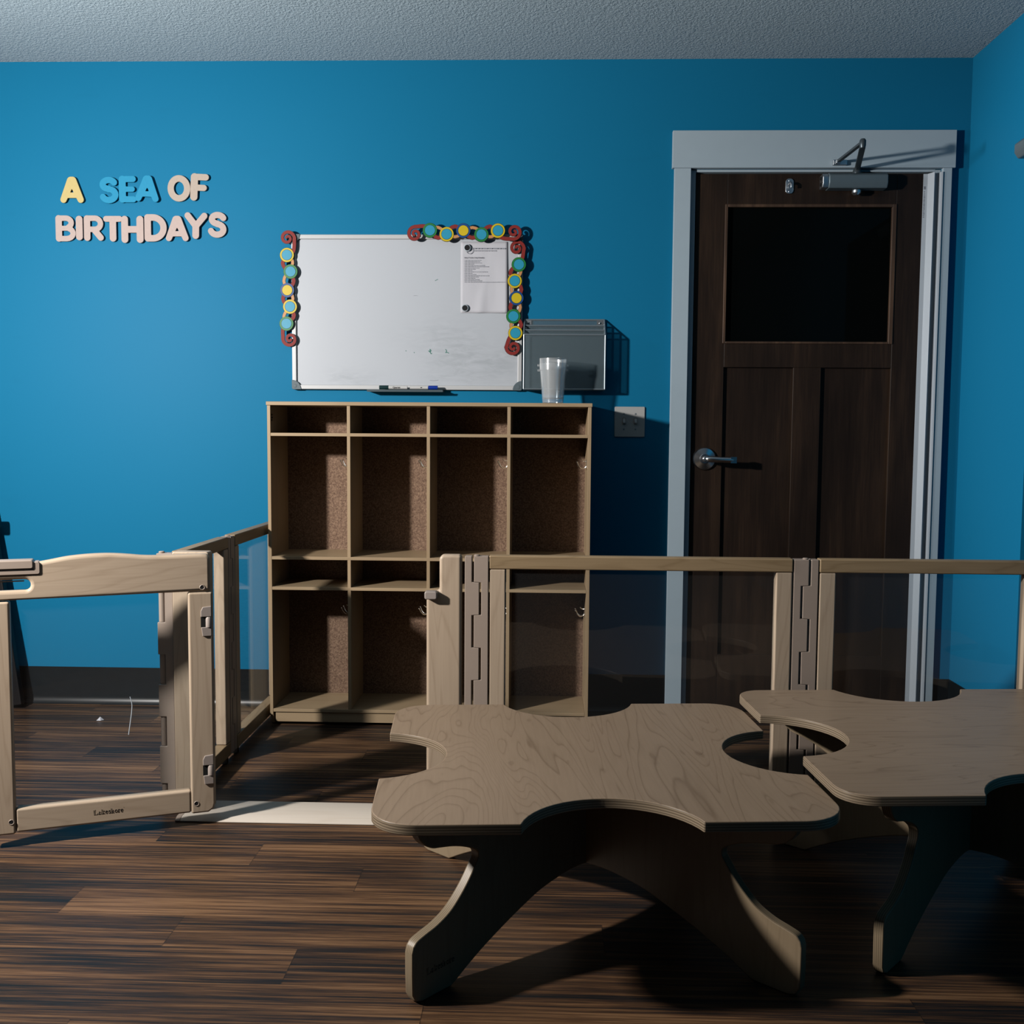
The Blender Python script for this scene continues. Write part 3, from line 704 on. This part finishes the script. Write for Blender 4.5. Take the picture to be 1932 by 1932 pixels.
# ------------------------------------------------------------------ wire file holder
wf = thing('file_holder', 'grey wire mesh wall file holder beside the whiteboard', 'file holder', (.068, D, 1.228))
fx0, fx1 = -.082, .217
pk_y = [(D-.006, 1.490), (D-.030, 1.466), (D-.056, 1.447), (D-.082, 1.428)]
zb = 1.229
for i, (yy, zt) in enumerate(pk_y):
    b = BM()
    tube(b, [(fx0, yy, zt), (fx1, yy, zt)], .0032, 8); 
    for x in (fx0, fx1): tube(b, [(x, yy, zb), (x, yy, zt)], .0030, 8)
    tube(b, [(fx0, yy, zb), (fx1, yy, zb)], .0026, 8)
    p = obj('pocket_frame', b, M['steelrod'], wf, smooth=True)
    obj('mesh_sheet', box(BM(), fx0+.002, fx1-.002, yy-.0004, yy+.0004, zb, zt), M['meshpanel'], p)
for x in (fx0, fx1):
    for za, zc in ((pk_y[0][1], pk_y[3][1]), (zb, zb)):
        obj('side_rail', tube(BM(), [(x, pk_y[0][0], za), (x, pk_y[3][0], zc)], .003, 8), M['steelrod'], wf, smooth=True)
    obj('side_mesh', prism(BM(), [(pk_y[0][0], zb), (pk_y[0][0], 1.488), (pk_y[3][0], 1.427), (pk_y[3][0], zb)], YZ, x-.0004, x+.0004), M['meshpanel'], wf)
obj('bottom_mesh', box(BM(), fx0, fx1, pk_y[3][0], pk_y[0][0], zb-.0004, zb+.0004), M['meshpanel'], wf)
for x in (fx0+.014, fx1-.016):
    tb = obj('mounting_tab', prism(BM(), rect(x-.012, x+.012, 1.468, 1.488, .003), XZ, D-.0075, D-.005), M['metal'], wf)
    obj('screw_head', lathe(BM(), [(0, D-.011), (.003, D-.0105), (.004, D-.0078), (0, D-.0078)], (x, 0, 1.478), 'y', 14), M['chrome'], tb)

# ------------------------------------------------------------------ cubby locker
LX0, LX1, LY, LB = -.994, .1655, 3.660, 3.905
lk = thing('cubby_locker', 'wide birch cubby locker with eight coat bays against the blue wall', 'locker', ((LX0+LX1)/2, LY, 0))
TH = .012
obj('top_panel', box(BM(), LX0, LX1, LY-.003, D-.004, 1.158, 1.1715), M['birch_x'], lk, .002)
for x0 in (LX0+.003, LX1-.003-TH):
    pts = [(LY, 1.158), (D-.006, 1.158), (D-.006, 0), (LY+.030, 0), (LY+.024, .010), (LY, .040)]
    obj('side_panel', prism(BM(), pts, YZ, x0, x0+TH), M['birch'], lk, .0012)
obj('back_panel', box(BM(), LX0+.015, LX1-.015, LB, LB+.006, .05, 1.158), M['hard'], lk)
for x0 in (-.7055, -.4205, -.1345):
    obj('divider', box(BM(), x0, x0+TH, LY+.001, LB, .0605, 1.158), M['birch'], lk, .0012)
for zt, th in ((1.0605, .0115), (.6175, .0115), (.5075, .0115), (.0605, .0115)):
    obj('shelf', box(BM(), LX0+.015, LX1-.015, LY+.0005, LB, zt-th, zt), M['birch_x'], lk, .0012)
obj('kick_board', box(BM(), LX0+.022, LX1-.022, LY+.006, LY+.018, .012, .0475), M['birch_x'], lk, .001)
for k, x in enumerate((-.7055, -.4205, -.1345, LX1-.015)):
    for z in (.952, .413):
        b = BM(); yy = 3.745
        box(b, x-.0025, x-.0003, yy-.008, yy+.008, z-.012, z+.02)
        for s in (-1, 1):
            pp = smooth_poly([(x-.002, yy, z-.004), (x-.008, yy+s*.004, z-.011), (x-.018, yy+s*.011, z-.013), (x-.027, yy+s*.016, z-.006), (x-.032, yy+s*.019, z+.004), (x-.0345, yy+s*.020, z+.010)], 4)
            tube(b, pp, .0021, 8)
            lathe(b, [(0, -.0035), (.0026, -.002), (.0035, 0), (.0026, .002), (0, .0035)], Vector(pp[-1]), 'z', 10)
        tube(b, smooth_poly([(x-.002, yy, z+.012), (x-.012, yy-.004, z+.014), (x-.019, yy-.006, z+.020)], 4), .0021, 8)
        obj('coat_hook', b, M['hook'], lk, smooth=True)
b = BM()
for zz, w in ((1.128, .004), (1.118, .005), (1.109, .0035)): box(b, LX0+.0152, LX0+.0156, LY+.012, LY+.012+w*4, zz-.006, zz)
obj('printed_sticker', b, M['logo'], lk)

# cups nested on top
def cup(z0, label):
    cx, cy = .026, 3.76
    c = thing('plastic_cup', label, 'cup', (cx, cy, z0), 0, 'nested clear cups on the locker')
    H = .145; r0, r1 = .0375, .0500
    t_ = .0012
    pr = [(0, .0), (r0-.004, .0), (r0, .003), (r0+(r1-r0)*.82, H*.82), (r1-.0005, H*.83), (r1, H*.99), (r1+.0012, H), (r1-t_, H), (r1-t_-.0004, H*.85), (r0+(r1-r0)*.80-t_, H*.81), (r0-t_, .005), (r0-.006, .0025), (0, .0025)]
    obj('cup_body', lathe(BM(), [(r, z0+q) for r, q in pr], (cx, cy, 0), 'z', 48), M['cup'], c, smooth=True)
    for s in (-1, 1):
        obj('side_lug', box(BM(), min(cx+s*(r1-.002), cx+s*(r1+.0065)), max(cx+s*(r1-.002), cx+s*(r1+.0065)), cy-.004, cy+.004, z0+H-.029, z0+H-.021), M['cup'], c, .001)
cup(1.1718, 'lower clear cup resting on the locker top')
cup(1.1895, 'upper clear cup nested inside the lower one')

# ------------------------------------------------------------------ gate frame: threshold and both posts
GY0, GY1 = 2.772, 2.808
gf = thing('gate_frame', 'pale wooden gate threshold with posts at both ends beside the tables', 'gate frame', (-.63, 2.79, 0))
obj('threshold', prism(BM(), [(2.712, .001), (2.868, .001), (2.868, .004), (2.852, .011), (2.728, .011), (2.712, .004)], YZ, -.992, -.215), M['threshold'], gf, .001)
obj('threshold_end_cap', prism(BM(), [(2.711, .001), (2.869, .001), (2.869, .0045), (2.853, .0118), (2.727, .0118), (2.711, .0045)], YZ, -.999, -.985), M['plastic'], gf, .001)
post = [(-.3215, .012), (-.2248, .012), (-.2248, .7305)]+[(-.272-.014*math.cos(a), .7165+.014*math.sin(a)) for a in [PI/2-k*PI/12 for k in range(7)]]+[(-.286, .632), (-.3215, .624)]
lp = obj('latch_post', prism(BM(), post, XZ, 2.7915, 2.829), M['gate_z'], gf, .009, 3)
obj('strike_catch', prism(BM(), rect(-.3245, -.290, .610, .6325, .006), XZ, 2.770, 2.800), M['clip'], lp, .004)
hp = obj('hinge_post', prism(BM(), rect(-1.020, -.918, .012, .733, .008), XZ, GY0+.006, GY1+.010), M['gate_z'], gf, .004)

# ------------------------------------------------------------------ swinging gate (local frame: x from the hinge along the gate)
ga = math.atan2(-.375, -.927)
G = thing('play_gate', 'open wooden play gate with wavy top rail at the left', 'gate', (-.895, 2.731, .003), ga)
GT = .034
# local +x runs away from the hinge, the face seen in the photo lies on local +y
LXZ = lambda u, v, d: (u, d, v)
top = [(.004, .635), (.586, .630), (.586, .716)]+[(.42-.0*k, .7205) for k in range(0)]
wave = smooth_poly([(.586, .7185), (.50, .7205), (.44, .7245), (.40, .7305), (.355, .7385), (.31, .7425), (.269, .7435), (.235, .7420), (.205, .7390), (.175, .7355), (.140, .7338), (.09, .7340), (.030, .7345)], 4)
rc = [(.020-.016*math.sin(a)+.0, .7190+.0155*math.cos(a)) for a in [k*PI/12 for k in range(1, 7)]]
slot_u0, slot_u1, slot_v0, slot_v1 = .440, .560, .657, .6845
# top rail with the grip slot: solid outline and slot loop filled as one curve
outl = [(.004, .635), (.586, .632)]+wave+rc
loops = [outl, rect(slot_u0, slot_u1, slot_v0, slot_v1, .0135, 8)[::-1]]
def face_local(me, y):      # u -> x, v -> z, thickness centred on y
    me.transform(Matrix.Translation((0, y, 0)) @ FACE); return me
tr = obj('top_rail', face_local(curve_mesh(loops, GT, .009), GT/2), M['gate_x'], G, local=True, smooth=True)
obj('bottom_rail', prism(BM(), rect(.062, .489, .036, .098), LXZ, .002, GT-.002), M['gate_x'], G, .006, 3, local=True)
st = obj('stile', prism(BM(), [(.0, .056), (.004, .042), (.018, .033), (.0625, .033), (.0625, .633), (.0, .633)], LXZ, 0, GT), M['gate_z'], G, .006, 3, local=True)
obj('stile', prism(BM(), rect(.4895, .556, .033, .630), LXZ, 0, GT), M['gate_z'], G, .006, 3, local=True)
obj('pane', box(BM(), .058, .494, GT*.5-.0015, GT*.5+.0015, .094, .640), M['pane'], G, local=True)
for zc in (.555, .152):
    b = prism(BM(), [(.004, zc+.012), (.031, zc+.012), (.031, zc+.028), (.026, zc+.038), (.004, zc+.040)], LXZ, GT-.004, GT+.004)
    obj('hinge_clip', b, M['clip'], st, .0015, local=True)
    b = prism(BM(), [(.004, zc-.016), (.030, zc-.016), (.027, zc-.040), (.004, zc-.040)], LXZ, GT-.004, GT+.004)
    obj('hinge_clip', b, M['clip'], st, .0015, local=True)
    obj('hinge_barrel', lathe(BM(), [(0, zc-.016), (.0085, zc-.016), (.0085, zc+.008), (.0065, zc+.011), (0, zc+.012)], (.0105, GT-.002, 0), 'z', 18), M['clip'], st, smooth=True, local=True)
    obj('hinge_recess', box(BM(), .019, .031, GT-.002, GT+.0006, zc-.0158, zc+.0118), M['dark'], st, local=True)
b = prism(BM(), rect(.417, .590, .697, .7285, .006), LXZ, -.002, GT+.003)
la = obj('latch_housing', b, M['plastic'], G, .002, local=True, label='beige plastic latch slider')
obj('latch_slider', prism(BM(), rect(.432, .590, .7115, .7335, .006), LXZ, -.004, GT+.006), M['plastic'], la, .003, local=True)
obj('latch_gap', box(BM(), .431, .590, GT+.0031, GT+.0037, .7085, .7113), M['dark'], la, local=True)
obj('latch_lever', box(BM(), .456, .560, GT*.35, GT*.5, .6775, .6805), M['plastic'], la, local=True)
for u, v in ((.026, .646), (.049, .061), (.499, .066)):
    sh = obj('screw_hole', lathe(BM(), [(0, GT+.0005), (.0048, GT+.0005), (.0048, GT-.001), (0, GT-.001)], (u, 0, v), 'y', 18), M['dark'], G, local=True)
    b = lathe(BM(), [(.0048, GT+.0004), (.0062, GT+.0012), (.0072, GT+.0003), (.0048, GT-.001)], (u, 0, v), 'y', 18, closed=True)
    obj('screw_rim', b, M['plastic'], sh, local=True)
tm = logo_mesh(.0135)
tm.transform(Matrix.Translation((.306, GT-.0018, .060)) @ Matrix.Rotation(PI, 4, 'Z') @ FACE)
tm.flip_normals() if False else None
obj('logo_lettering', tm, M['logo'], G, local=True, label='black printed maker name')
b = tube(BM(), smooth_poly([(.211, GT*.5+.004, .3625), (.207, GT*.5+.004, .345), (.2075, GT*.5+.004, .325), (.212, GT*.5+.004, .292), (.2165, GT*.5+.004, .262)], 4), .0011, 6)
obj('thread', b, M['pvc'], G, local=True, label='thin white thread stuck on the clear pane')

# ------------------------------------------------------------------ clear room-divider panels
def panel(label, p0, ang, W, mr):
    """p0: start point on the floor line, local x along the panel, thickness centred on local y"""
    P = thing('divider_panel', label, 'divider panel', p0, ang, 'clear wooden framed divider panels')
    T = .018
    obj('top_rail', prism(BM(), rect(0, W, .692, .729, .004), LXZ, -T, T), M[mr], P, .009, 3, local=True)
    obj('bottom_rail', prism(BM(), rect(0, W, .022, .066), LXZ, -T, T), M[mr], P, .003, local=True)
    for u in (0, W-.046): obj('stile', prism(BM(), rect(u+.001, u+.045, .0665, .6915), LXZ, -T+.001, T-.001), M['gate_z'], P, .004, 3, local=True)
    obj('pane', box(BM(), .038, W-.038, -.0015, .0015, .058, .700), M['pane'], P, local=True)
    for u in (.012, W-.032): obj('foot', box(BM(), u, u+.02, -.012, .012, .0005, .0218), M['black'], P, local=True)
panel('clear divider panel in front of the locker and dark door', (-.150, 2.815, 0), 0, .824, 'rail_x')
panel('clear divider panel at the right edge beside the blue wall', (.745, 2.815, 0), 0, .596, 'rail_x')
panel('clear side divider panel just behind the gate hinge post', (-1.022, 2.832, 0), PI/2, .405, 'rail_x')
panel('clear side divider panel ending beside the locker', (-1.022, 3.308, 0), PI/2, .560, 'rail_x')

def connector(label, p0, ang, W, flip=False):
    """interlocking two-leaf plastic hinge"""
    Cn = thing('panel_connector', label, 'hinge', p0, ang, 'beige interlocking hinges between divider panels')
    T = .0165; z0, z1 = .022, .7275; cell = .0905; mid = W*.5; a = W*.13
    def leaf(left):
        pts = []; k = 0; z = z0; right_out = True
        seq = []
        while z < z1-1e-6:
            zz = min(z+cell, z1); long = (k % 2 == 0) == (left ^ flip)
            e = (mid+a-.0012 if long else mid-a-.0045) if left else (mid-a+.0012 if long else mid+a+.0045)
            seq.append((z+(.0007), zz-.0007, e)); z = zz; k += 1
        edge = W*0 if left else W
        pts = [(edge, z0)]
        col = []
        for s in seq: col += [(s[2], s[0]), (s[2], s[1])]
        if left: pts = [(0, z0+.0007)]+col+[(0, z1-.0007)]
        else: pts = [(W, z1-.0007)]+col[::-1]+[(W, z0+.0007)]
        return prism(BM(), pts, LXZ, -T, T)
    for lf in (True, False): obj('hinge_leaf', leaf(lf), M['plastic'], Cn, .0016, local=True)
    obj('hinge_pin', tube(BM(), [(mid, 0, z0+.005), (mid, 0, z1-.003)], .0035, 10), M['brass'], Cn, smooth=True, local=True)
    obj('pin_head', lathe(BM(), [(0, z1-.001), (.0075, z1-.001), (.0085, z1+.0015), (.006, z1+.0032), (0, z1+.0032)], (mid, -.004, 0), 'z', 18), M['plastic'], Cn, smooth=True, local=True)
connector('beige interlocking hinge between latch post and first panel', (-.2165, 2.812, 0), 0, .0645)
connector('beige interlocking hinge between the two panels before the door', (.6765, 2.815, 0), 0, .0660, True)
def corner_connector(label):
    Cn = thing('panel_connector', label, 'hinge', (-1.044, 2.80, 0), 0, 'beige interlocking hinges between divider panels')
    zs = [.012, .080, .186, .270, .360, .445, .535, .620, .7265]       # knuckle limits from the floor up
    b = BM(); pts = []
    xr, xe, xi = -1.0225, -1.0665, -1.0455
    out = [(xr, zs[0])]
    edge = []
    for k in range(8):
        e = xi if k % 2 == 0 else xe
        edge += [(e, zs[k]), (e, zs[k+1])]
    obj('hinge_leaf', prism(BM(), [(xr, zs[0])]+[(xr, zs[-1])]+edge[::-1], XZ, 2.789, 2.822), M['plastic'], Cn, .0016)
    for k in (0, 2, 4, 6):
        obj('hinge_knuckle', lathe(BM(), [(0, zs[k]+.001), (.0095, zs[k]+.001), (.0095, zs[k+1]-.001), (0, zs[k+1]-.001)], (-1.0565, 2.802, 0), 'z', 22), M['plastic'], Cn, smooth=True)
    obj('pin_head', lathe(BM(), [(0, .7265), (.0075, .7265), (.0085, .729), (.006, .7315), (0, .7315)], (-1.0565, 2.804, 0), 'z', 18), M['plastic'], Cn, smooth=True)
corner_connector('beige interlocking hinge beside the gate hinge post')
connector('beige interlocking hinge between the two side panels', (-1.022, 3.2405, 0), PI/2, .064)

# ------------------------------------------------------------------ cut-out activity tables
def notch_outline(hx, hy):
    r = .088 if hy > .41 else .070
    def side(h, c, dp, n=22):          # chord half-width c at offset h, depth dp -> arc from -c to c
        Rn = (c*c+dp*dp)/(2*dp); yc = h+Rn-dp; a = math.asin(min(1, c/Rn)); a = a if Rn >= dp else a
        big = dp > Rn
        a0 = PI-math.asin(c/Rn) if big else math.asin(c/Rn)
        return [(Rn*math.sin(-a0+2*a0*k/n), yc-Rn*math.cos(-a0+2*a0*k/n)) for k in range(n+1)]
    fb = side(hy, .166 if hy > .41 else .172, .126); sd_ = side(hx, .160, .134 if hy > .41 else .147)
    out = []
    def fillet(p, q, s=.35):           # soften the notch tips
        return [p]
    def corner(sx, sy):
        cs = [(hx-r+r*math.sin(a), hy-r+r*math.cos(a)) for a in [k*PI/16 for k in range(9)]]      # top -> right
        return [(sx*u, sy*v) for u, v in cs]
    # clockwise from the back edge left part
    out += [(u, v) for u, v in fb]                                   # back notch, left to right
    out += corner(1, 1)
    out += [(v, -u) for u, v in sd_]                                 # right notch, back to front
    out += corner(1, -1)[::-1]
    out += [(-u, -v) for u, v in fb]                                 # front notch, right to left
    out += corner(-1, -1)
    out += [(-v, u) for u, v in sd_]                                 # left notch, front to back
    out += corner(-1, 1)[::-1]
    return out
def leg_profile(zt):
    """half outline (radius, height) of one crossed leg board, from centre bottom outwards and back over the top"""
    archp = smooth_poly([(0, .115), (.07, .1165), (.155, .106), (.215, .089), (.278, .067), (.338, .043), (.382, .022), (.412, .006)], 4)
    out = archp+[(.424, .0005), (.500, .0005), (.516, .006), (.524, .020), (.5255, .060), (.5255, .100)]
    out += smooth_poly([(.522, .112), (.512, .121), (.490, .1275), (.462, .1345), (.430, .1485), (.404, .1685), (.380, .1930), (.360, .2190), (.3515, .2330), (.3560, .2470), (.384, .2620), (.418, .2735), (.452, .2810), (.472, .2855), (.492, .2965), (.505, .310), (.5105, .322)], 4)
    return out+[(.511, zt)]
def table(label, c, rot, zt, hx, hy, topmat, name):
    T_ = thing('activity_table', label, 'table', (c[0], c[1], 0), rot, 'low cut-out activity tables with crossed plywood legs')
    TK = .021
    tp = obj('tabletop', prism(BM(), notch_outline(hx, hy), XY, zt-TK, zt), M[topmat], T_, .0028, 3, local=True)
    ze = zt-TK-.0006; kx = 1. if hy > .41 else .93
    half = [(u*kx, v if v < .2 else .2+(v-.2)*(ze-.2)/(.3384-.2)) for u, v in leg_profile(.3384)]
    ol = half+[(-u, v) for u, v in half[::-1]]
    for ang in (PI/4, -PI/4):
        me_ = prism(BM(), ol, XZ, -.011, .011)
        o = obj('leg_panel', me_, M['plywood_leg'], T_, .0035, 2, local=True)
        o.matrix_basis = Matrix.Rotation(ang, 4, 'Z')
        for s in (-1, 1):
            obj('glide', box(BM(), min(s*.430*kx, s*.498*kx), max(s*.430*kx, s*.498*kx), -.006, .006, -.0005, .003), M['pvc'], o, .0005, local=True)
        if ang > 0 and name:
            tm = logo_mesh(.0135); tm.transform(Matrix.Translation((-.490, -.0111, .048)) @ FACE)
            obj('logo_lettering', tm, M['logo'], o, local=True)
    for k in range(2):
        s = (-1, 1)[k]
        bk = obj('corner_bracket', box(BM(), s*.012 if s > 0 else -.045, .045 if s > 0 else -.012, -.020, .020, zt-TK-.004, zt-TK-.0003), M['metal'], T_, .001, local=True)
        obj('bolt_head', lathe(BM(), [(0, zt-TK-.009), (.006, zt-TK-.009), (.007, zt-TK-.0042), (0, zt-TK-.0042)], (s*.03, 0, 0), 'z', 14), M['chrome'], bk, local=True)
    return T_
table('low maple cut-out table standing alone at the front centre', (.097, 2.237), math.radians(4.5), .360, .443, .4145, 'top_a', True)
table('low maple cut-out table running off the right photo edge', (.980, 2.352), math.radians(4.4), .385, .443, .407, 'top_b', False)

# ------------------------------------------------------------------ black easel leg and a paper scrap at the left
ez = thing('folded_easel', 'black folded easel leaning by the blue wall at the far left', 'easel', (-2.17, 3.84, 0))
def slab(bm, a, bb, w, t_):
    a, bb = Vector(a), Vector(bb); d = (bb-a).normalized(); u = Vector((d.z, 0, -d.x)); n = Vector((0, 1, 0))
    v = [bm.verts.new(p+s*u*w/2+q*n*t_/2) for p in (a, bb) for s in (-1, 1) for q in (-1, 1)]
    for f in ((0, 1, 3, 2), (4, 6, 7, 5), (0, 4, 5, 1), (2, 3, 7, 6), (0, 2, 6, 4), (1, 5, 7, 3)): bm.faces.new([v[i] for i in f])
    return bm
lg = obj('leg', slab(BM(), (-2.020, 3.835, .012), (-2.180, 3.893, 1.02), .055, .03), M['black'], ez, .004)
obj('leg', slab(BM(), (-2.420, 3.835, .012), (-2.190, 3.893, 1.02), .055, .03), M['black'], ez, .004)
obj('hinge_block', box(BM(), -2.245, -2.15, 3.870, 3.9215, .96, 1.04), M['black'], ez, .006)
obj('clamp_knob', box(BM(), -2.110, -2.076, 3.840, 3.870, .690, .735), M['black'], lg, .006)
obj('crossbar', box(BM(), -2.34, -2.06, 3.852, 3.870, .38, .42), M['black'], ez, .003)
b = BM(); q = (-1.628, 3.685)
v = [b.verts.new((q[0]+x, q[1]+y, z)) for x, y, z in ((-.012, -.008, .001), (.006, -.013, .002), (.012, .004, .001), (.002, .010, .003), (0, -.001, .014))]
for f in ((0, 1, 4), (1, 2, 4), (2, 3, 4), (3, 0, 4), (0, 3, 2, 1)): b.faces.new([v[i] for i in f])
tag(obj('paper_scrap', b, M['paper']), 'tiny white paper scrap on the floor behind the gate', 'paper scrap')

# ------------------------------------------------------------------ light
def look(o, target):
    o.rotation_euler = (Vector(target)-o.location).to_track_quat('-Z', 'Y').to_euler()
L = bpy.data.lights.new('side_lamp', 'AREA'); L.shape = 'DISK'; L.size = .15; L.energy = 180; L.color = (1.0, .95, .90)
lo = bpy.data.objects.new('side_lamp', L); COL.objects.link(lo); lo.location = (-2.25, 1.64, 1.68); look(lo, (-2.25+.74, 1.64+.69, 1.68-.22))
sp = bpy.data.lights.new('added_wall_fill', 'SPOT'); sp.energy = 480; sp.spot_size = math.radians(46); sp.spot_blend = .8; sp.shadow_soft_size = .12; sp.color = (.95, .97, 1.0)  # added out-of-view fill spot that brightens the right wall, not a room lamp
so = bpy.data.objects.new('added_wall_fill', sp); COL.objects.link(so); so.location = (-2.6, 2.6, 1.9); look(so, (1.54, 2.75, 1.35))
W = bpy.data.worlds.new('dusk'); S.world = W; W.use_nodes = True
W.node_tree.nodes['Background'].inputs[0].default_value = (.45, .72, 1.0, 1); W.node_tree.nodes['Background'].inputs[1].default_value = .004

# ------------------------------------------------------------------ camera
cam = bpy.data.cameras.new('camera'); co = bpy.data.objects.new('camera', cam); COL.objects.link(co)
f_, pitch, yaw, roll, hgt = 1947.81882, .07392, .03168, .00696, 1.05643
cy, sy, cp, sp, cr, sr = math.cos(yaw), math.sin(yaw), math.cos(pitch), math.sin(pitch), math.cos(roll), math.sin(roll)
Rm = Matrix(((cr, -sr, 0), (sr, cr, 0), (0, 0, 1))) @ Matrix(((1, 0, 0), (0, cp, -sp), (0, sp, cp))) @ Matrix(((cy, 0, sy), (0, 1, 0), (-sy, 0, cy))) @ Matrix(((1, 0, 0), (0, 0, -1), (0, 1, 0)))
right, down, fwd = Rm[0], Rm[1], Rm[2]
co.matrix_world = Matrix(((right[0], -down[0], -fwd[0], 0), (right[1], -down[1], -fwd[1], 0), (right[2], -down[2], -fwd[2], hgt), (0, 0, 0, 1)))
cam.sensor_width = 36; cam.lens = f_/1932*36; cam.clip_start = .05
S.camera = co
S.view_settings.view_transform = 'Standard'; S.view_settings.look = 'None'
S.view_settings.gamma = 1; S.view_settings.exposure = 0; S.view_settings.use_curve_mapping = False
